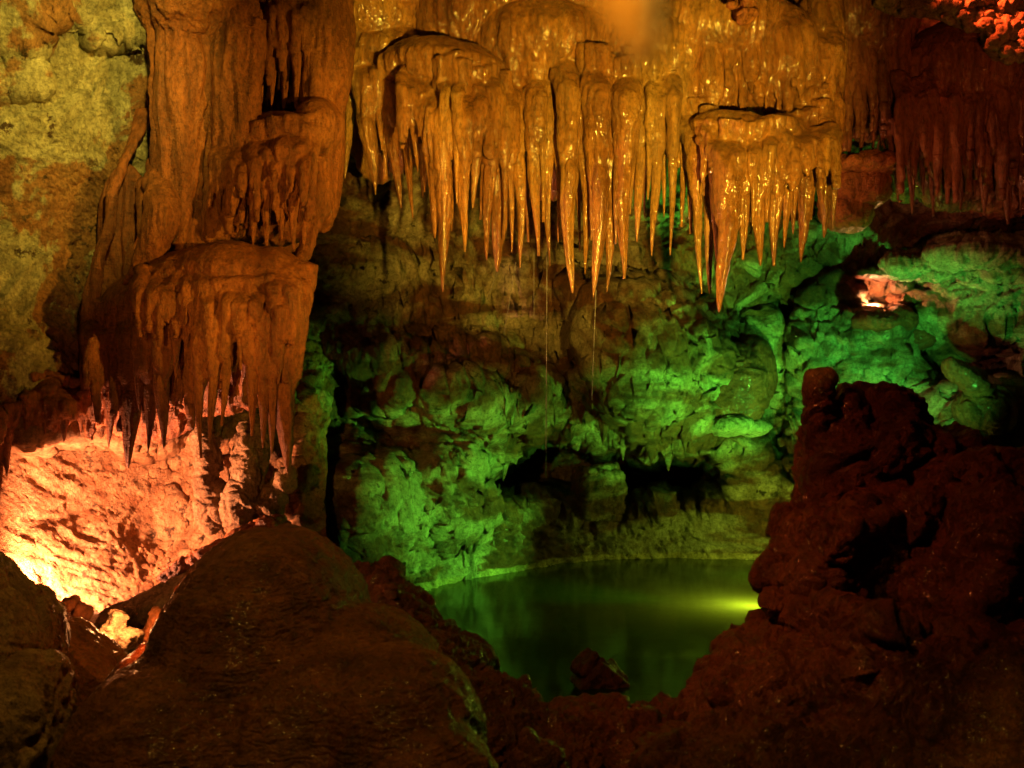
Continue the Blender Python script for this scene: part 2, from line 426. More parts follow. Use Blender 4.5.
w = sheet('cave_wall_back', 250, 1260, -210, 680, 2.25, back_ctrl, 62, M_BACKWALL, back_feats, .95, .95)

def left_feats(px, py, d):
    over = [(-300, 416), (0, 424), (30, 440), (90, 432), (130, 444), (240, 440), (300, 470), (300, 560), (200, 620), (90, 660), (-300, 700)]
    d = d + (.25 + .75 * sstep(260, 150, px)) * sstep(4, -16, poly_sd(px, py, over))
    # brown flow draped over the top of the pale rock
    for poly, a in (([(-300, -300), (160, -300), (152, 30), (110, 44), (84, 42), (74, 14), (40, 12), (36, 48), (20, 50), (0, 42), (-300, 60)], -.22),
                    ([(-40, 90), (40, 96), (60, 92), (34, 60), (0, 66)], -.12),
                    ([(60, 92), (96, 100), (92, 128), (78, 120)], .10),
                    ([(205, 300), (300, 280), (300, 470), (205, 460)], .12)):
        d = d + a * sstep(3, -8, poly_sd(px, py, poly))
    return d
left_ctrl = [(-260, -200, 6.6), (0, -200, 7.2), (200, -200, 8.2), (400, -200, 9.6), (-260, 100, 6.8), (0, 60, 7.6), (120, 60, 8.1), (240, 60, 8.6), (320, 60, 9.8), (380, 60, 11.5),
             (-260, 300, 6.6), (0, 280, 7.6), (120, 280, 8.3), (240, 280, 9.0), (320, 280, 10.2), (380, 280, 12), (-260, 420, 6.4), (0, 410, 7.5), (120, 410, 8.1), (240, 410, 8.7), (300, 410, 9.6), (350, 410, 11.2),
             (-260, 520, 6.2), (-60, 500, 7.0), (20, 490, 7.7), (120, 480, 8.3), (220, 470, 8.6), (280, 480, 8.6), (305, 490, 8.8), (350, 480, 10.2),
             (-60, 580, 6.6), (20, 570, 7.2), (100, 560, 7.8), (200, 540, 8.3), (300, 540, 8.6), (0, 640, 6.2), (100, 640, 6.9), (200, 640, 7.3), (300, 640, 7.8), (0, 740, 5.4), (150, 740, 5.8), (320, 740, 6.4), (-260, 700, 5.4)]
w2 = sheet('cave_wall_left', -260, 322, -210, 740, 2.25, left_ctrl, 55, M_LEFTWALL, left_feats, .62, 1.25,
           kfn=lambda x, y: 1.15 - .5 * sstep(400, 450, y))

lip = get_co(w.data) + np.array(w.location); lpx = 512 + lip[:, 0] / lip[:, 1] * F; lpy = 384 - lip[:, 2] / lip[:, 1] * F
def wall_d(x, y):
    m = (np.abs(lpx - x) < 5) & (np.abs(lpy - y) < 5)
    return float(np.median(lip[m, 1]))

# ceiling and floor
def ground_sheet(name, mat, zfn, x0, x1, y0, y1, n, k, f):
    xs = np.linspace(x0, x1, n); ys = np.linspace(y0, y1, n); gx, gy = np.meshgrid(xs, ys)
    x, y = gx.ravel(), gy.ravel(); v = np.stack([x, y, zfn(x, y)], 1)
    v[:, 2] += relief_crag(v, k, f)
    i = (np.arange(n - 1)[:, None] * n + np.arange(n - 1)[None, :]).ravel()
    o = link(name, mesh_np(name, v, np.stack([i, i + 1, i + n + 1, i + n], 1)), mat); o['kind'] = 'structure'; return o
ground_sheet('cave_ceiling', M_DARKROCK, lambda x, y: 3.9 + .12 * (y - 6) ** 2 * .2 + 0 * x, -9, 10, -2.5, 14.5, 160, 1.2, .6)
def floor_z(x, y):
    z = np.full(x.shape, -2.25)
    z = z + .6 * sstep(-.2, -2.4, x - .05 * (y - 5)) * sstep(9.2, 7.6, y)       # left bank
    z = z + .7 * sstep(1.6, 3.4, x) * sstep(9.0, 7.0, y)                        # right bank
    z = z + .25 * sstep(6.0, 4.2, y)                                             # near bank
    return z
ground_sheet('cave_floor', M_GREYROCK, floor_z, -9, 10, 1.0, 14.5, 240, .35, .9)

# the pool surface
wv = np.array([(x, y, WATER_Z) for y in np.linspace(4.4, 13.6, 24) for x in np.linspace(-4.2, 6.6, 24)])
i = (np.arange(23)[:, None] * 24 + np.arange(23)[None, :]).ravel()
pool = link('pool_water', mesh_np('pool_water', wv, np.stack([i, i + 1, i + 25, i + 24], 1)), M_WATER); pool['kind'] = 'structure'

# ------------------------------------------------------------------ flowstone with hanging stalactites
def strand_profile(t, w, tip=.6):
    return w * (1 + .3 * np.clip(1 - t / .35, 0, 1)) * np.clip((1 - t) / .8, 0, 1) ** tip + .003

def formation(name, label, cat, lobes, strands, mat, voxel=.016, k=1.0, fn=relief_flow, split=.5, tubes=(), seed=0, group=None, part='stalactite', body='body', flat=.85, base=None, smooth=5, fill=True, ribs=(), sink=.34, lift=22, wide=1.0):
    """lobes: (px,py,d, rx,ry px, depth m); strands: (x0,y0,x1,y1,width px,d[,d1]); tubes: (points (px,py,d,w px))"""
    strands = [(q[0], q[1] - lift * (.6 + .8 * ((i * 37) % 11) / 10), q[2], q[3], q[4] * wide) + tuple(q[5:]) for i, q in enumerate(strands)]
    b = MB()
    for l in lobes:
        px, py, d, rx, ry, dep = l[:6]; m = d / F
        b.ell(P(px, py, d), (rx * m, dep, ry * m), 0, l[6] if len(l) > 6 else 0)
    for tb in tubes:
        pts = path([P(*q[:3]) for q in tb], 26); w = np.interp(np.linspace(0, len(tb) - 1, 26), range(len(tb)), [q[3] * q[2] / F / 2 for q in tb])
        b.tube(pts, w, 14, .8)
    rs = np.random.RandomState(seed)
    for s in strands:
        x0, y0, x1, y1, wd, d = s[:6]; d1 = s[6] if len(s) > 6 else d + .05
        a, e = P(x0, y0, d), P(x1, y1, d1); t = np.linspace(0, split + .1, 20)
        pts = a + (e - a) * t[:, None]; pts[:, 1] += sink * (1 - sstep(0, .34, t)) ** 1.5; pts = np.vstack([pts[0] + [0, 0, .02], pts])
        r = strand_profile(t, wd * d / F / 2); r = r * (1 - .8 * sstep(split - .04, split + .1, t)); r = np.concatenate([[r[0] * .6], r])
        b.tube(pts, r * .98, 14, flat)
    for xa, xb, ya, yb, d, cnt, wr in ribs:                            # thin ribs melted into the drapery
        for q in range(cnt):
            x = xa + (xb - xa) * (q + rs.rand()) / cnt; y0 = ya + (yb - ya) * rs.uniform(0, .2); y1 = ya + (yb - ya) * rs.uniform(.6, 1)
            t = np.linspace(0, 1, 14); a, e = P(x, y0, d + .1), P(x + rs.uniform(-3, 3), y1, d + rs.uniform(-.04, .08))
            pts = a + (e - a) * t[:, None]; pts[:, 1] -= .1 * sstep(0, .3, t)
            b.tube(pts, wr * rs.uniform(.6, 1.3) * d / F / 2 * np.clip((1 - t) * 1.4, 0, 1) ** .9 + .006, 12, .9)
    order = sorted(strands, key=lambda s: s[0])
    for s, u in zip(order, order[1:]) if fill else ():                 # fused ribs between neighbours
        if abs(s[0] - u[0]) > 34: continue
        x0, y0, d = (s[0] + u[0]) / 2, (s[1] + u[1]) / 2, (s[5] + u[5]) / 2 + .10
        yl = y0 + (min(s[3], u[3]) - y0) * rs.uniform(.4, .78)
        t = np.linspace(0, 1, 14); a, e = P(x0, y0, d), P((s[2] + u[2]) / 2 * .5 + x0 * .5, yl, d + .06)
        b.tube(a + (e - a) * t[:, None], (abs(s[0] - u[0]) * .5 + 3) * d / F * (1 - t) ** .5 + .004, 14, .8)
    top = max(v[:, 2].max() for v in b.v)
    me = remesh(b.mesh(), voxel, smooth); displaced(me, fn, k)
    co = get_co(me)
    root = thing(name, label, cat, base if base is not None else (co[:, 0].mean(), co[:, 1].mean(), top), group)
    link(body, me, mat, root)
    for n, s in enumerate(strands):
        x0, y0, x1, y1, wd, d = s[:6]; d1 = s[6] if len(s) > 6 else d + .05
        a, e = P(x0, y0, d), P(x1, y1, d1)
        L = np.linalg.norm(e - a); m = int(np.clip(L / .012, 30, 120)); t = np.linspace(split - .22, 1, m)
        pts = a + (e - a) * t[:, None]
        wob = wd * d / F * .10
        pts[:, 0] += wob * np.sin(pts[:, 2] * 5 + n) ; pts[:, 1] += wob * np.cos(pts[:, 2] * 4 + 2 * n)
        em = sstep(split - .22, split + .07, t)
        r = strand_profile(t, wd * d / F / 2, rs.uniform(.62, .95)) * (.25 + .75 * em)
        pts[:, 1] += 1.0 * wd * d / F * (1 - em)
        r = r * (1 + .10 * fbm(np.stack([t * L * 5, t * 0 + n * 3.7, t * 0 + seed], 1), 3) * (t > split)); r = np.maximum(r, rs.choice([.003, .003, .005, .009]))
        v, q, tr = tube_arrays(pts, r, 36, flat, .10, seed * 31 + n)
        sm = mesh_np(part, v, [q, tr]); no = get_no(sm)
        amp = np.clip(np.concatenate([np.repeat(r, 36), [0, 0]]) / .07, .06, 1)
        set_co(sm, v + no * (fn(v, k * .6) * amp)[:, None])
        link(part, sm, mat, root)
    return root

R_ = random.Random(3)
# --- golden curtain, left wing: thin pale stalactites
formation('stalactite_curtain', 'narrow golden curtain of short thin stalactites between the brown column and the big golden lobe', 'stalactites',
          [(372, 15, 9.1, 54, 55, .5), (388, 55, 9.0, 44, 30, .35), (345, 40, 9.2, 24, 80, .3), (415, 70, 9.1, 26, 40, .25), (382, 110, 9.3, 36, 70, .12)],
          [(364, 50, 373, 194, 24, 8.65), (386, 60, 399, 208, 19, 8.62), (404, 60, 412, 218, 11, 8.6), (351, 40, 346, 178, 14, 8.8), (416, 60, 424, 198, 12, 8.7), (376, 70, 381, 150, 11, 8.6), (395, 70, 393, 168, 10, 8.7), (368, 80, 364, 150, 8, 8.75), (408, 80, 405, 176, 8, 8.75)],
          M_GOLD, seed=1, k=.62, wide=1.04, ribs=[(352, 420, 30, 120, 8.75, 12, 9)])
# --- golden curtain, arched lobe on the left
formation('stalactite_curtain', 'golden arched lobe left of the drip lines, its cluster ending in one long tip', 'stalactites',
          [(450, 64, 8.55, 56, 24, .29, .14), (412, 62, 8.65, 32, 22, .22, -.3), (482, 86, 8.6, 36, 22, .22, .45), (455, 120, 8.95, 52, 60, .2), (425, 100, 9.0, 36, 50, .2)],
          [(424, 76, 436, 238, 16, 8.2), (437, 74, 445, 292, 20, 8.15, 8.25), (452, 76, 450, 232, 14, 8.22), (466, 78, 463, 252, 18, 8.15), (481, 84, 474, 208, 12, 8.2), (494, 88, 487, 260, 13, 8.28), (430, 80, 424, 192, 10, 8.3), (412, 72, 417, 172, 13, 8.32), (459, 84, 456, 204, 8, 8.12), (402, 68, 407, 142, 12, 8.4), (445, 84, 441, 180, 8, 8.1), (473, 86, 469, 190, 8, 8.25), (487, 92, 481, 220, 8, 8.3)],
          M_GOLD, seed=2, k=.62, wide=1.04, ribs=[(402, 500, 66, 170, 8.3, 20, 8)])
# --- golden curtain, central sheaf
formation('stalactite_curtain', 'wide golden sheaf of the longest glistening stalactites above the two drip lines', 'stalactites',
          [(520, -10, 9.0, 90, 60, .5, .1), (590, 0, 8.95, 80, 50, .45, -.1), (548, 44, 8.82, 78, 46, .42), (470, 20, 9.0, 60, 50, .45), (660, 50, 8.75, 44, 44, .36), (410, -10, 9.1, 50, 50, .5), (680, 30, 8.95, 60, 50, .42), (625, 46, 8.75, 50, 26, .28, -.2), (600, 36, 8.8, 40, 20, .28, -.5), (440, -4, 9.2, 74, 40, .5), (652, 70, 9.0, 46, 40, .3), (570, 120, 9.15, 110, 80, .14)],
          [(497, 60, 500, 272, 26, 8.45), (516, 60, 521, 268, 15, 8.5), (509, 80, 511, 252, 11, 8.36), (534, 55, 537, 256, 17, 8.45), (548, 60, 549, 266, 14, 8.52), (566, 50, 571, 293, 20, 8.36), (558, 80, 559, 242, 10, 8.5), (583, 50, 587, 274, 17, 8.4),
           (600, 55, 596, 297, 23, 8.3), (613, 60, 607, 292, 16, 8.34), (629, 62, 622, 279, 21, 8.26), (643, 62, 638, 242, 12, 8.42), (658, 64, 653, 256, 15, 8.36), (673, 64, 671, 255, 10, 8.36), (666, 70, 663, 217, 9, 8.5), (577, 80, 579, 252, 8, 8.6), (527, 80, 528, 242, 8, 8.62), (646, 80, 645, 217, 7, 8.62), (684, 75, 682, 227, 8, 8.52),
           (541, 80, 543, 222, 8, 8.4), (591, 80, 591, 240, 8, 8.28), (606, 90, 602, 230, 8, 8.26), (622, 90, 615, 244, 8, 8.24), (636, 80, 631, 214, 8, 8.3), (651, 80, 648, 200, 7, 8.34), (503, 100, 505, 240, 8, 8.32)],
          M_GOLD, seed=3, k=.62, wide=1.06, smooth=9, ribs=[(490, 690, 30, 150, 8.62, 40, 9)])
# --- golden curtain, right lobe
formation('stalactite_curtain', 'golden lobe under an arched lip whose bundle ends in the lowest pointed stalactite', 'stalactites',
          [(715, 30, 8.85, 80, 50, .5), (660, -8, 9.0, 60, 45, .5), (736, 132, 8.4, 44, 20, .25, .18), (778, 138, 8.5, 40, 24, .25, -.1), (778, 64, 8.8, 44, 60, .4), (706, 90, 8.85, 45, 40, .35), (806, 120, 8.75, 34, 60, .3), (748, 170, 8.7, 56, 50, .16), (818, 60, 8.85, 22, 80, .25)],
          [(690, 100, 702, 294, 13, 8.35), (704, 105, 711, 294, 12, 8.42), (731, 126, 722, 312, 24, 8.05), (747, 126, 741, 260, 16, 8.08), (763, 126, 759, 266, 18, 8.1), (780, 126, 774, 266, 15, 8.14), (790, 128, 785, 248, 11, 8.22), (806, 110, 803, 262, 22, 8.3), (826, 100, 822, 238, 20, 8.42), (694, 110, 690, 234, 9, 8.5), (714, 125, 716, 262, 9, 8.25), (797, 125, 794, 234, 10, 8.25), (739, 130, 735, 242, 10, 8.0), (834, 110, 833, 228, 11, 8.48), (756, 130, 752, 227, 8, 8.02), (722, 128, 718, 236, 9, 8.05), (771, 130, 767, 222, 8, 8.05), (814, 120, 812, 220, 9, 8.3)],
          M_GOLD, seed=4, k=.62, wide=1.04, lift=9, sink=.25, ribs=[(695, 835, 120, 200, 8.2, 26, 8), (700, 838, 20, 120, 8.55, 20, 12)])
# --- right-hand dark curtains
formation('stalactite_curtain', 'reddish brown fluted curtain ending above a rock ledge right of the golden stalactites', 'stalactites',
          [(865, 10, 9.6, 52, 60, .4), (865, 70, 9.7, 46, 70, .25), (812, 20, 9.2, 26, 75, .35), (822, 90, 9.3, 14, 60, .25)],
          [(840, 40, 838, 168, 13, 9.45), (850, 40, 850, 160, 12, 9.4), (861, 40, 862, 166, 13, 9.42), (872, 45, 872, 156, 12, 9.4), (883, 40, 884, 162, 14, 9.42), (894, 50, 893, 152, 12, 9.45), (905, 40, 902, 150, 12, 9.5), (830, 40, 832, 150, 12, 9.4)],
          M_DARKFLOW, seed=5, k=.6, split=.6, ribs=[(832, 905, 0, 160, 9.4, 18, 8)])
formation('stalactite_curtain', 'dark brown domed curtain of fluted stalactites under the red lit knobbly rock', 'stalactites',
          [(965, 80, 9.6, 72, 62, .45), (960, 130, 9.55, 70, 80, .32), (1060, 120, 9.4, 70, 100, .4), (1000, 150, 9.55, 70, 66, .25), (905, 150, 9.7, 24, 50, .3)],
          [(x, 105, x + (x * 7 % 5) - 2, y, w_, 9.25) for x, y, w_ in ((898, 200, 15), (911, 214, 13), (922, 196, 12), (934, 216, 15), (947, 200, 13), (959, 212, 14), (972, 196, 13), (985, 215, 15), (998, 202, 13), (1010, 224, 15), (1023, 210, 14), (1036, 228, 16), (1052, 216, 16))],
          M_DARKFLOW, seed=6, k=.6, split=.65, ribs=[(895, 1060, 60, 215, 9.2, 36, 9)])
# --- left formation, four tiers
formation('flowstone_column', 'smooth brown column down the left with a slim strand beside it', 'flowstone',
          [(190, -20, 8.0, 55, 70, .5)], [], M_BROWN, k=.7, seed=7,
          tubes=([(180, -40, 8.0, 64), (182, 60, 7.9, 56), (180, 150, 7.9, 46), (178, 240, 8.0, 44), (176, 262, 8.05, 30)], [(222, -30, 8.0, 46), (218, 60, 7.95, 26), (206, 150, 8.0, 18), (198, 245, 8.0, 16)],
                 [(236, 0, 8.0, 40), (232, 80, 7.9, 30), (226, 160, 7.95, 26), (216, 240, 8.0, 26)], [(250, 20, 8.0, 30), (244, 100, 7.9, 24), (240, 170, 7.95, 22), (234, 235, 8.0, 18)]))
formation('stalactite_curtain', 'short brown curtain of parallel strands in the shadowed recess above the rippled ledge', 'stalactites',
          [(285, -30, 8.3, 50, 45, .35), (330, 40, 8.4, 20, 90, .3), (285, 50, 8.75, 60, 110, .12)],
          [(260, -10, 264, 104, 16, 8.15), (273, -10, 273, 106, 12, 8.1), (284, -10, 284, 112, 14, 8.1), (296, -10, 295, 114, 13, 8.1), (307, -10, 309, 116, 12, 8.1), (316, -10, 317, 112, 10, 8.15)],
          M_BROWN, seed=8, k=.5, split=.55, ribs=[(255, 320, -20, 112, 8.2, 10, 8)])
formation('flowstone_ledge', 'middle brown flowstone tier with a rippled top and a fringe of short drips', 'flowstone',
          [(292, 134, 8.12, 46, 20, .30, .12), (250, 150, 8.15, 36, 20, .3, -.3), (318, 128, 8.2, 24, 30, .3), (270, 190, 8.25, 62, 56, .26), (236, 190, 8.2, 34, 44, .24), (322, 110, 8.4, 20, 120, .3), (262, 190, 8.7, 60, 70, .15)],
          [(222, 140, 216, 240, 14, 7.9), (238, 134, 237, 232, 15, 7.83), (253, 128, 252, 246, 15, 7.8), (268, 124, 265, 248, 16, 7.79), (283, 120, 281, 240, 15, 7.78), (298, 120, 294, 252, 16, 7.8), (312, 120, 305, 250, 15, 7.88)],
          M_BROWN, seed=9, k=.45, smooth=6, lift=5, sink=.2, tubes=([(338, -60, 8.4, 34), (336, 60, 8.35, 30), (326, 150, 8.3, 26), (312, 225, 8.2, 16), (302, 262, 8.1, 10)],),
          ribs=[(216, 314, 130, 240, 7.9, 30, 10), (222, 312, 140, 225, 7.8, 16, 8)])
formation('flowstone_ledge', 'lowest brown flowstone tier, a dome with long draperies hanging over the orange lit hollow', 'flowstone',
          [(235, 274, 7.75, 62, 32, .36, .10), (190, 284, 7.8, 56, 34, .34, -.16), (272, 292, 7.75, 36, 46, .36), (150, 312, 7.95, 52, 40, .3, -.2), (118, 350, 8.1, 42, 76, .25), (212, 340, 8.0, 88, 74, .2), (150, 390, 8.1, 60, 50, .16)],
          [(96, 310, 92, 438, 22, 7.85), (112, 306, 110, 448, 24, 7.78), (130, 290, 130, 468, 26, 7.66), (150, 284, 147, 452, 24, 7.56), (166, 280, 161, 448, 20, 7.48), (203, 276, 200, 458, 19, 7.36), (218, 276, 211, 442, 15, 7.32), (232, 276, 222, 426, 13, 7.3), (248, 276, 252, 436, 15, 7.3), (262, 276, 262, 448, 17, 7.32), (275, 276, 270, 454, 15, 7.34), (291, 262, 284, 472, 30, 7.46),
           (190, 280, 184, 362, 11, 7.36), (226, 284, 229, 356, 9, 7.26), (240, 282, 240, 370, 10, 7.25), (209, 284, 206, 362, 9, 7.28), (178, 282, 176, 380, 13, 7.42), (142, 292, 140, 410, 13, 7.55), (280, 284, 279, 384, 11, 7.3), (256, 284, 257, 360, 8, 7.26), (120, 310, 121, 420, 12, 7.7), (158, 290, 155, 400, 10, 7.48)],
          M_BROWN, seed=10, split=.55, k=.5, smooth=6, lift=2, sink=.2, ribs=[(140, 300, 264, 350, 7.42, 36, 10), (95, 200, 310, 430, 7.75, 18, 12), (190, 290, 290, 400, 7.5, 18, 10)])
formation('hook_drapery', 'twisted ochre drapery with dark holes through it left of the brown column', 'flowstone',
          [(126, 236, 8.0, 26, 74, .07), (104, 340, 7.95, 22, 74, .08)], [], M_BROWN, k=.4, seed=11, voxel=.011,
          tubes=([(144, 108, 8.1, 14), (132, 146, 7.95, 10), (116, 180, 7.85, 8), (108, 225, 7.8, 8), (97, 262, 7.78, 10), (92, 310, 7.8, 15), (90, 370, 7.82, 18), (89, 440, 7.9, 7)],
                 [(160, 118, 8.1, 10), (157, 150, 7.98, 8), (158, 176, 7.84, 22), (162, 202, 7.70, 34), (160, 226, 7.66, 33), (152, 250, 7.66, 26), (139, 272, 7.7, 17), (124, 288, 7.78, 9), (119, 306, 7.8, 7)],
                 [(148, 178, 7.95, 14), (146, 200, 7.84, 16), (147, 225, 7.8, 12), (148, 252, 7.78, 9), (144, 270, 7.78, 7)],
                 [(138, 182, 8.0, 20), (134, 214, 7.96, 16), (130, 250, 7.94, 12), (126, 286, 7.9, 10)],
                 [(122, 300, 7.8, 9), (114, 340, 7.82, 14), (106, 380, 7.85, 14), (96, 420, 7.88, 8)],
                 [(98, 300, 7.78, 8), (102, 330, 7.8, 12), (98, 360, 7.82, 10)]))
# fringe of lumps at the far left over the orange wall
formation('rock_fringe', 'dark brown fringe of blunt lumps at the left edge over the orange lit wall', 'flowstone',
          [(20, 405, 7.75, 60, 24, .2), (-40, 420, 7.4, 40, 40, .2), (75, 402, 8.0, 46, 24, .2)],
          [(8, 390, 8, 474, 24, 7.52), (27, 395, 27, 440, 15, 7.56), (45, 395, 45, 434, 13, 7.62), (62, 395, 63, 442, 14, 7.7), (80, 395, 80, 434, 12, 7.8), (-6, 395, -4, 500, 20, 7.5)],
          M_BROWN, seed=12, k=.9)

# ------------------------------------------------------------------ mounds, boulders, ledges
def boulder(name, label, cat, ells, mat, voxel=.018, k=.8, f=1.6, fn=None, boxes=(), group=None, smooth=2, nm=None):
    def sh(b):
        for e in ells:
            px, py, d, rx, ry, dep = e[:6]; m = d / F
            b.ell(P(px, py, d), (rx * m, dep, ry * m), 0, e[6] if len(e) > 6 else 0)
        for e in boxes:
            px, py, d, rx, ry, dep = e[:6]; m = d / F
            b.box(P(px, py, d), (rx * m, dep, ry * m), *e[6:])
    me = rock(nm or name, sh, mat, voxel, k, f, fn, smooth)
    return tag(link(name, me, mat), label, cat, group)

# left foreground flowstone mound
boulder('flowstone_mound', 'big smooth dark brown mound with faint ripples in the left foreground', 'rock mound',
        [(262, 735, 4.7, 120, 208, 1.0, .10), (240, 640, 5.2, 70, 112, .6, .25), (310, 640, 5.2, 52, 84, .55), (200, 760, 4.2, 130, 110, .8), (330, 760, 4.2, 150, 120, .7), (168, 745, 4.9, 74, 112, .6, .2), (345, 700, 4.5, 100, 92, .7, -.2), (380, 700, 4.4, 70, 62, .6, -.3)], M_MOUND, .016, .8, fn=relief_mound, smooth=6)
boulder('flowstone_mound', 'low rounded brown lobe with sparkling wet right edge between the big mound and the pool', 'rock mound',
        [(395, 745, 4.0, 92, 92, .5), (430, 800, 3.7, 70, 80, .4)], M_MOUND, .014, .75, fn=relief_mound, smooth=5)
boulder('shore_rock', 'rough dark brown bank stepping down to the left edge of the pool', 'rock',
        [(392, 640, 6.6, 44, 48, .5), (430, 690, 6.2, 48, 48, .5), (480, 735, 5.8, 60, 52, .5), (372, 610, 7.0, 26, 36, .5), (455, 670, 6.6, 34, 22, .35), (540, 790, 5.6, 70, 62, .5)], M_DARKROCK, .014, 1.35, 2.4, boxes=((400, 618, 6.6, 26, 16, .2, .3, .5), (440, 660, 6.3, 30, 16, .2, -.3, .6), (478, 700, 5.9, 28, 14, .2, .4, .5), (380, 590, 6.9, 16, 14, .2, .4, -.3)))
boulder('pool_rock', 'small dark pointed rock standing in the near side of the pool', 'rock',
        [(596, 700, 7.0, 32, 18, .2)], M_DARKROCK, .009, .6, 3.2, boxes=((591, 668, 7.0, 12, 12, .09, .4, .75), (598, 684, 7.0, 18, 18, .13, .2, .7), (604, 682, 6.98, 12, 14, .1, -.4, .9)))
boulder('shore_rock', 'pointed reddish rock at the bottom edge below the pool', 'rock',
        [(538, 780, 4.6, 30, 40, .14), (532, 750, 4.6, 10, 22, .07, -.3)], M_DARKROCK, .009, .45, 3.0)
boulder('shore_rock', 'low dark submerged shelf along the near rim of the pool', 'rock',
        [(600, 800, 5.8, 120, 88, .5), (520, 770, 6.1, 70, 50, .5), (690, 770, 6.0, 60, 60, .5)], M_DARKROCK, .016, 1.3, 2.4)

# right foreground mass
boulder('rock_mound', 'tall dark red brown craggy mound filling the right foreground', 'rock mound',
        [(882, 468, 6.1, 42, 82, .42), (842, 480, 6.0, 36, 84, .28), (868, 446, 6.1, 34, 34, .3, .4), (905, 500, 6.1, 60, 70, .45), (990, 610, 5.6, 125, 150, .8), (880, 590, 5.9, 80, 120, .6), (850, 720, 5.2, 150, 92, .8), (940, 476, 6.2, 30, 46, .4, .7), (1060, 620, 5.2, 90, 150, .8), (960, 740, 4.8, 150, 120, .8), (775, 735, 5.5, 66, 56, .5), (722, 775, 5.4, 50, 70, .5)],
        M_DARKROCK, .015, 1.15, 2.0, boxes=((915, 478, 6.0, 36, 22, .3, .4, .75), (920, 560, 5.6, 46, 60, .4, -.3, .7), (845, 560, 5.5, 30, 46, .3, .3, -.4), (880, 650, 5.0, 60, 30, .4, .2, .35), (985, 560, 5.1, 40, 60, .3, .4, .5), (800, 690, 5.0, 50, 20, .3, .2, -.3)))
b = MB(); m = 6.0 / F
b.tube(path([P(818, 371, 5.86), P(818, 380, 5.86), P(819, 400, 5.86), P(824, 430, 5.92), P(834, 465, 6.05), P(842, 505, 6.15)], 24), np.interp(np.linspace(0, 5, 24), range(6), np.array([9, 12, 12.5, 17, 32, 46]) * m), 20, .9)
b.ell(P(826, 378, 5.86), (8 * m, 9 * m, 7 * m)); b.ell(P(811, 376, 5.86), (5 * m, 6 * m, 4 * m)); b.ell(P(838, 425, 5.95), (20 * m, .12, 26 * m))
me = displaced(remesh(b.mesh(), .009, 6), relief_crag, .45, 2.6)
tag(link('stalagmite', me, M_DARKROCK), 'stubby red brown stalagmite with a flat broken top on the right mound', 'stalagmite')
boulder('boulder', 'rounded red brown boulder jutting over the pool from the right mound', 'boulder',
        [(820, 582, 5.5, 36, 40, .3), (846, 565, 5.55, 36, 34, .3)], M_DARKROCK, .012, 1.0, 2.6, boxes=((809, 576, 5.45, 26, 24, .2, .4, .6), (799, 606, 5.45, 20, 22, .18, -.3, -.4), (822, 550, 5.5, 26, 14, .2, .3, .3)))
boulder('boulder', 'low dark boulder under the jutting rock at the right pool rim', 'boulder',
        [(758, 684, 5.4, 32, 38, .28), (792, 654, 5.45, 34, 30, .28), (716, 720, 5.35, 30, 30, .26)], M_DARKROCK, .012, 1.1, 2.6, boxes=((766, 657, 5.4, 24, 18, .2, .3, -.6), (732, 694, 5.35, 24, 15, .2, .4, -.7)))
boulder('boulder', 'broad dark boulder across the bottom right corner of the foreground', 'boulder',
        [(780, 780, 4.6, 110, 60, .5), (690, 790, 4.7, 50, 50, .35), (880, 770, 4.5, 60, 60, .45)], M_DARKROCK, .013, 1.1, 2.4)
boulder('boulder', 'squat dark stone set into the front of the right mound', 'boulder',
        [(862, 690, 4.75, 30, 44, .22), (880, 668, 4.8, 22, 24, .18)], M_DARKROCK, .011, 1.0, 3.0)

# left corner
boulder('boulder', 'big rounded boulder cut off by the bottom left corner', 'boulder',
        [(4, 656, 4.6, 40, 70, .45), (-40, 650, 4.5, 60, 96, .5), (20, 740, 4.3, 36, 80, .4), (-40, 740, 4.3, 70, 110, .5)], M_TANROCK, .014, .6, 2.0)
def slab(label, pts0, pts1, thick, wid, mat, k=.4, rx=0.0):
    """a slab between two picture points"""
    a, e = P(*pts0), P(*pts1); c = (a + e) / 2; L = np.linalg.norm(e - a); ang = math.atan2(e[2] - a[2], e[0] - a[0]); yaw = 0
    b = MB(); b.box(c, (L / 2, wid, thick / 2), 0, -ang, rx)
    me = displaced(remesh(b.mesh(), .013, 8), relief_crag, k, 2.4)
    return tag(link('rock_slab', me, mat), label, 'rock slab')
slab('long dark slab leaning between the corner boulder and the big mound', (64, 640, 5.2), (122, 706, 5.0), .17, .2, M_BROWN)
slab('shorter brown slab wedged under the long leaning slab', (46, 668, 4.8), (88, 726, 4.7), .12, .2, M_MOUND)
slab('long tan ledge stone sloping up across the orange lit hollow', (100, 632, 7.0), (225, 572, 7.6), .10, .15, M_TANROCK, .6, .3)
slab('dark jagged ledge above the tan stone at the foot of the orange wall', (170, 580, 7.7), (275, 525, 8.2), .12, .2, M_BROWN, .8)
boulder('boulder', 'small knobbly orange lit stone beside the lower lamp', 'boulder', [(176, 650, 6.1, 18, 20, .12)], M_BROWN, .008, .9, 4.0, boxes=((160, 630, 6.2, 10, 16, .1, .4, .3), (176, 640, 6.15, 15, 13, .12, -.3, -.5)))
boulder('boulder', 'little dark stone in front of the brightest part of the orange wall', 'boulder', [], M_BROWN, .006, .6, 5, boxes=((83, 611, 6.4, 7, 5, .06, .4, .4), (70, 604, 6.4, 6, 4, .06, .2, -.3)))
boulder('boulder', 'small pale stone glowing white in the lower lamp beam', 'boulder', [], M_TANROCK, .005, .7, 5.5, boxes=((116, 626, 5.9, 6, 12, .05, .5, .3), (107, 636, 5.85, 8, 7, .05, .2, -.4), (128, 638, 5.85, 8, 6, .05, -.3, .35)))
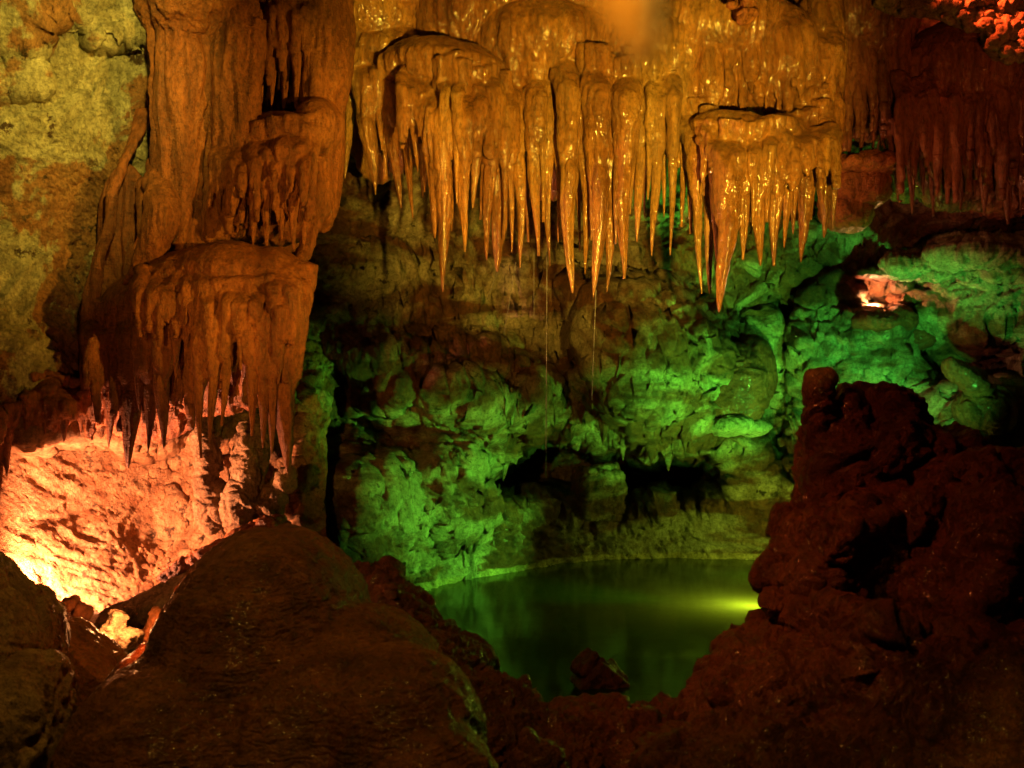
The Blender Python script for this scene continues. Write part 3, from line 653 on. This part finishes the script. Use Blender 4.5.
for lab, e in (('ragged orange drip column in the hollow under the right drapery', [(207, 470, 8.55, 9, 40, .12), (213, 505, 8.55, 16, 26, .16), (203, 440, 8.6, 7, 24, .1)]),
               ('thick ragged red drip column beside a dark gap under the right drapery', [(248, 470, 8.55, 12, 46, .14), (242, 505, 8.5, 18, 26, .18), (256, 450, 8.6, 9, 30, .12)]),
               ('small knobbly red rock at the right end of the orange wall', [(283, 482, 8.5, 10, 8, .1), (274, 494, 8.5, 10, 9, .1), (288, 474, 8.5, 6, 6, .08), (268, 508, 8.5, 12, 10, .12)])):
    boulder('drip_column', lab, 'drip column', e, M_TANROCK, .01, .95, 3.0)

# rocks on the far green wall
boulder('boulder', 'upright pale green block standing in the dark hollow over the far shore', 'boulder', [(600, 512, 11.9, 14, 26, .2)], M_BACKWALL, .014, .9, 2.6, smooth=4,
        boxes=((597, 494, 11.8, 19, 22, .22, .35, .12), (608, 490, 11.85, 9, 22, .2, -.3, -.2)))
boulder('boulder', 'smooth egg shaped boulder bedded in the green wall above the shore', 'boulder', [(735, 385, 11.1, 32, 42, .35), (722, 405, 11.1, 28, 28, .32), (752, 372, 11.2, 20, 34, .3)], M_DARKROCK, .018, .5, 1.5, smooth=5)
boulder('rock_slab', 'flat green topped slab below the egg shaped boulder', 'rock slab', [(728, 424, 11.0, 24, 11, .3), (752, 426, 11.1, 18, 8, .25)], M_GREYROCK, .015, .5, 2.4)
boulder('shore_rock', 'fluted yellowish rock curtain touching the water at the far left shore', 'rock', [(482, 530, 11.2, 24, 38, .25), (505, 535, 11.6, 24, 28, .25), (462, 560, 10.9, 20, 30, .25)], M_GREYROCK, .015, .8, 2.2, fn=relief_flow)
boulder('rock_slab', 'dark red overhanging rock just below the niche lamp', 'rock slab', [(896, 318, wall_d(890, 318) - .22, 18, 11, .22), (876, 321, wall_d(874, 321) - .22, 20, 7, .2), (914, 334, wall_d(912, 334) - .2, 20, 13, .22), (900, 302, wall_d(900, 302) - .2, 11, 9, .12)], M_DARKROCK, .012, .8, 2.6)
boulder('rock_slab', 'brown hood of rock over the niche lamp', 'rock slab', [(880, 274, wall_d(880, 274) - .05, 26, 6, .25), (902, 284, wall_d(902, 284) - .05, 10, 8, .15)], M_DARKROCK, .012, .5, 2.6)
boulder('rock_slab', 'sloping dark slab on the green wall right of the dark mound', 'rock slab', [(968, 380, 9.9, 26, 8, .2, .75), (985, 410, 10.0, 30, 20, .3)], M_DARKROCK, .015, .9, 2.2)
boulder('rock_slab', 'long flat green ledge under the dark domed curtain', 'rock slab', [(990, 252, 9.7, 64, 13, .3), (930, 264, 10.1, 50, 10, .25)], M_BACKWALL, .016, 1.1, 2.0)
boulder('rock_slab', 'brown ledge below the reddish fluted curtain', 'rock slab', [(865, 166, 9.4, 36, 9, .25), (858, 185, 9.5, 30, 22, .25), (845, 210, 9.6, 24, 20, .25)], M_BROWN, .014, .6, 2.0)
kr = random.Random(21)
def knobs(cx, cy, rx, ry, d, n, r0, r1):
    out = []
    for q in range(n):
        a = kr.uniform(0, 6.28); t = kr.uniform(.25, .88)
        r = kr.uniform(r0, r1); out.append((cx + rx * t * math.cos(a), cy + ry * t * math.sin(a), d - kr.uniform(.08, .2), r, r * kr.uniform(.8, 1.3), r * d / F))
    return out
boulder('boulder', 'knobbly coral like rock glowing red in the top right corner', 'boulder',
        [(985, 2, 8.95, 52, 26, .22), (1012, 34, 8.9, 28, 26, .2), (915, -2, 9.05, 40, 15, .2), (950, -2, 9.0, 40, 18, .2)] + knobs(985, 4, 54, 28, 8.86, 130, 2, 6) + knobs(1012, 38, 28, 28, 8.82, 80, 2, 5) + knobs(918, 0, 42, 15, 8.98, 70, 2, 5), M_TANROCK, .010, .9, 5.0, smooth=1)
boulder('boulder', 'small knobbly ochre lump stuck on the top of the golden curtain', 'boulder', [(745, 10, 8.3, 11, 13, .1), (740, -4, 8.3, 12, 12, .1)] + knobs(744, 8, 14, 16, 8.25, 22, 3, 5), M_BROWN, .008, .4, 4.5)

# row of little tooth stalactites on the lip of the hollow
lip = get_co(w.data) + np.array(w.location); lpx = 512 + lip[:, 0] / lip[:, 1] * F; lpy = 384 - lip[:, 2] / lip[:, 1] * F
def lip_at(x):
    best = None
    for y in range(400, 480, 2):
        m = (np.abs(lpx - x) < 3) & (np.abs(lpy - y) < 3)
        if not m.any(): continue
        d = lip[m, 1].min()
        if best is not None and d > best[1] + .3: return best
        best = (y, d)
    return best
for n, (x, h, wd) in enumerate(((604, 18, 10), (592, 9, 8), (622, 11, 7), (652, 12, 10), (668, 9, 8), (700, 11, 9), (504, 11, 8), (488, 8, 7), (684, 8, 7), (578, 7, 7))):
    y, d = lip_at(x); d += .05
    t = np.linspace(0, 1, 26); a = P(x, y - 9, d); e = P(x + (n % 3 - 1), y + h, d)
    v, q, tr = tube_arrays(a + (e - a) * t[:, None], wd * d / F / 2 * (1.3 - .3 * t) * (1 - t) ** .8 + .003, 14, .9, .12, n)
    v = v + relief_crag(v, .25, 4.0)[:, None] * np.array([.6, .6, 0])
    me = mesh_np('stalactite', v, [q, tr])
    tag(link('stalactite', me, M_BACKWALL), 'little green stalactite tooth hanging from the lip of the dark hollow', 'stalactite', 'small teeth on the lip of the hollow')

# stalactite close to the lens, out of focus
t = np.linspace(0, 1, 40); a = P(612, -60, .33); e = P(648, 66, .34)
v, q, tr = tube_arrays(a + (e - a) * t[:, None], .0125 * np.clip(1 - t, 0, 1) ** .4 + .0004, 20, 1, .05, 77)
tag(link('stalactite', mesh_np('stalactite', v, [q, tr]), M_GOLD), 'blurred ochre stalactite tip hanging very close at the top', 'stalactite')

# falling water
for n, (lab, x0, y0, x1, y1, r, d) in enumerate((('longest thin thread of water falling to the dark hollow', 547, 250, 546, 478, .0040, 8.65),
        ('thread of water falling from the longest stalactite of the sheaf', 596, 290, 592, 400, .0050, 8.4),
        ('faint slanting thread of water left of the longest thread', 516, 262, 504, 335, .0030, 8.55),
        ('short thread of water from the left sheaf tip', 500, 266, 487, 300, .0028, 8.5),
        ('faint upright thread of water between the two brightest threads', 534, 252, 534, 320, .0028, 8.55))):
    t = np.linspace(0, 1, 60); a = P(x0, y0, d); e = P(x1, y1, d)
    v, q, tr = tube_arrays(a + (e - a) * t[:, None], r * (.55 + .5 * np.abs(np.sin(t * 31 + n)) ** 2) * (1.1 - .3 * t) * np.where(np.sin(t * 23 + 2 * n) > .93, .25, 1), 8)
    tag(link('water_trickle', mesh_np('water_trickle', v, [q, tr]), M_TRICKLE), lab, 'water', 'threads of dripping water')

# ------------------------------------------------------------------ lamps and added fill lights
def floodlight(label, loc, aim, lens, size=.09):
    loc = np.array(loc, float); aim = np.array(aim, float); dv = aim - loc; dv /= np.linalg.norm(dv)
    root = thing('floodlight', label, 'lamp', tuple(loc))
    up = np.array([0, 0, 1.]); r = np.cross(dv, up); r /= np.linalg.norm(r); u = np.cross(r, dv)
    def ring(prof, n=24):
        th = np.linspace(0, 2 * np.pi, n, endpoint=False); V = []
        for a, rad in prof: V += [loc + dv * a + (r * math.cos(t) + u * math.sin(t)) * rad for t in th]
        i = np.arange(n); j = (i + 1) % n; q = np.concatenate([np.stack([k * n + i, k * n + j, (k + 1) * n + j, (k + 1) * n + i], 1) for k in range(len(prof) - 1)])
        return np.array(V), q
    s = size
    v, q = ring([(-1.2 * s, .01 * s), (-1.2 * s, .5 * s), (-.9 * s, .75 * s), (0, s), (.12 * s, 1.06 * s), (.12 * s, .92 * s), (-.05 * s, .9 * s)])
    link('housing', mesh_np('housing', v, q), M_HOUSING, root)
    v, q = ring([(.0, .9 * s), (.04 * s, .5 * s), (.05 * s, .01 * s)]); link('lens', mesh_np('lens', v, q), lens, root)
    b = MB(); b.box(loc - dv * .6 * s - u * 1.25 * s, (.16 * s, .16 * s, .5 * s)); b.box(loc - dv * .6 * s - u * 1.8 * s, (.7 * s, .5 * s, .08 * s)); link('bracket', b.mesh('bracket'), M_HOUSING, root)
    return root

def lamp(kind, name, loc, color, watts, radius=.05, aim=None, angle=60, blend=.6):
    L = bpy.data.lights.new(name, kind); L.color = color; L.energy = watts; L.shadow_soft_size = radius
    o = bpy.data.objects.new(name, L); COL.objects.link(o); o.location = loc
    if kind == 'SPOT':
        from mathutils import Vector
        L.spot_size = math.radians(angle); L.spot_blend = blend
        o.rotation_euler = (Vector(aim) - Vector(loc)).to_track_quat('-Z', 'Y').to_euler()
    return o

AMBER = (1, .62, .07); GREEN = (.10, 1, .07); ORANGE = (1, .32, .14); RED = (1, .10, .02); YEL = (1, .74, .11)
floodlight('small warm floodlight glowing in a niche of the green wall', P(888, 311, wall_d(886, 308) - .2), P(864, 296, wall_d(864, 296)), M_LENS_WARM, .045)
lamp('SPOT', 'amber_spot', (1.5, 2.3, -.2), (1, .6, .05), 2900, .07, P(600, 95, 8.6), 41, .7)
lamp('SPOT', 'left_wall_spot', (-1.5, 5.2, 2.5), YEL, 560, .08, P(40, 90, 7.8), 58, 1.0)
lamp('SPOT', 'column_spot', (3.5, 4.5, .9), (1, .5, .045), 1350, .06, P(215, 190, 7.8), 30, .7)
lamp('SPOT', 'wall_fill', (-2.0, 1.8, -.2), (1, .44, .05), 680, .06, P(440, 300, 11), 32, .9)  # unseen amber fill, added to warm the wall behind the stalactites
lamp('SPOT', 'tip_fill', (-.9, -.8, .9), AMBER, 700, .08, P(640, 30, .33), 30, .7)  # unseen fill behind the camera, added to light the near tip
lamp('SPOT', 'overhead_spot', (-.9, 3.6, 2.6), (1, .5, .06), 165, .08, P(330, 680, 4.6), 80, .8)
lamp('SPOT', 'orange_flood', P(12, 580, 7.76), ORANGE, 860, .05, P(120, 535, 8.5), 138, .5)
lamp('POINT', 'orange_flood_low', P(118, 612, 5.7), (1, .34, .1), 26, .03)
lamp('SPOT', 'flank_fill', P(84, 585, 4.7), (1, .14, .015), 75, .06, P(215, 640, 4.8), 80, 1.0)  # unseen light in midair, added to redden the left mound's flank
lamp('POINT', 'niche_lamp', P(872, 305, wall_d(870, 303) - .34), (1, .42, .15), 85, .02)
lamp('SPOT', 'green_spot_low', P(790, 578, 9.2), (.2, 1, .06), 850, .05, P(430, 500, 10.6), 50, .6)
lamp('SPOT', 'green_spot_middle', P(830, 560, 9.0), (.2, 1, .06), 700, .05, P(675, 365, 11.2), 66, .8)
lamp('SPOT', 'green_spot_right', P(930, 470, 8.6), (.10, 1, .09), 360, .05, P(850, 300, 11), 84, .8)
lamp('POINT', 'pool_lamp', P(752, 605, 9.45) + np.array([0, 0, -.31]), (1, .92, .16), 62, .05)
lamp('POINT', 'shore_fill', (2.65, 10.8, -1.75), (.7, 1, .06), 42, .05)  # extra unseen light, added to brighten the right end of the far shore
lamp('SPOT', 'red_lamp', P(935, -68, 8.46), RED, 850, .05, P(1000, -10, 8.9), 92, 1.0)
lamp('SPOT', 'curtain_fill', (2.0, 3.0, .2), (1, .26, .05), 420, .06, P(945, 120, 9.2), 26, 1.0)  # unseen dim red fill, added because the right curtains were left dark
lamp('SPOT', 'right_mound_fill', (-1.0, 4.4, 2.0), (1, .2, .04), 230, .06, P(775, 560, 5.6), 46, 1.0)  # unseen dim red fill, added for the right foreground mound

wd_ = bpy.data.worlds.new('World'); scn.world = wd_; wd_.use_nodes = True
wd_.node_tree.nodes['Background'].inputs[0].default_value = (.001, .0006, .0003, 1); wd_.node_tree.nodes['Background'].inputs[1].default_value = 1

# ------------------------------------------------------------------ camera and render
cam = bpy.data.cameras.new('camera'); co = bpy.data.objects.new('camera', cam); COL.objects.link(co)
co.location = (0, 0, 0); co.rotation_euler = (math.radians(90), 0, 0)
cam.sensor_width = 36; cam.lens = 36 * F / 1024; cam.clip_start = .05; cam.clip_end = 100
cam.dof.use_dof = True; cam.dof.focus_distance = 8.8; cam.dof.aperture_fstop = cam.lens / 1000 / .011
scn.camera = co
vs = scn.view_settings
scn.display_settings.display_device = 'sRGB'; vs.view_transform = 'Standard'; vs.look = 'None'; vs.gamma = 1; vs.exposure = 0; vs.use_curve_mapping = False
scn.cycles.max_bounces = 6; scn.cycles.diffuse_bounces = 3; scn.cycles.glossy_bounces = 3; scn.cycles.transparent_max_bounces = 8
scn.cycles.use_denoising = True; scn.cycles.sample_clamp_indirect = 4; scn.cycles.caustics_reflective = False; scn.cycles.caustics_refractive = False
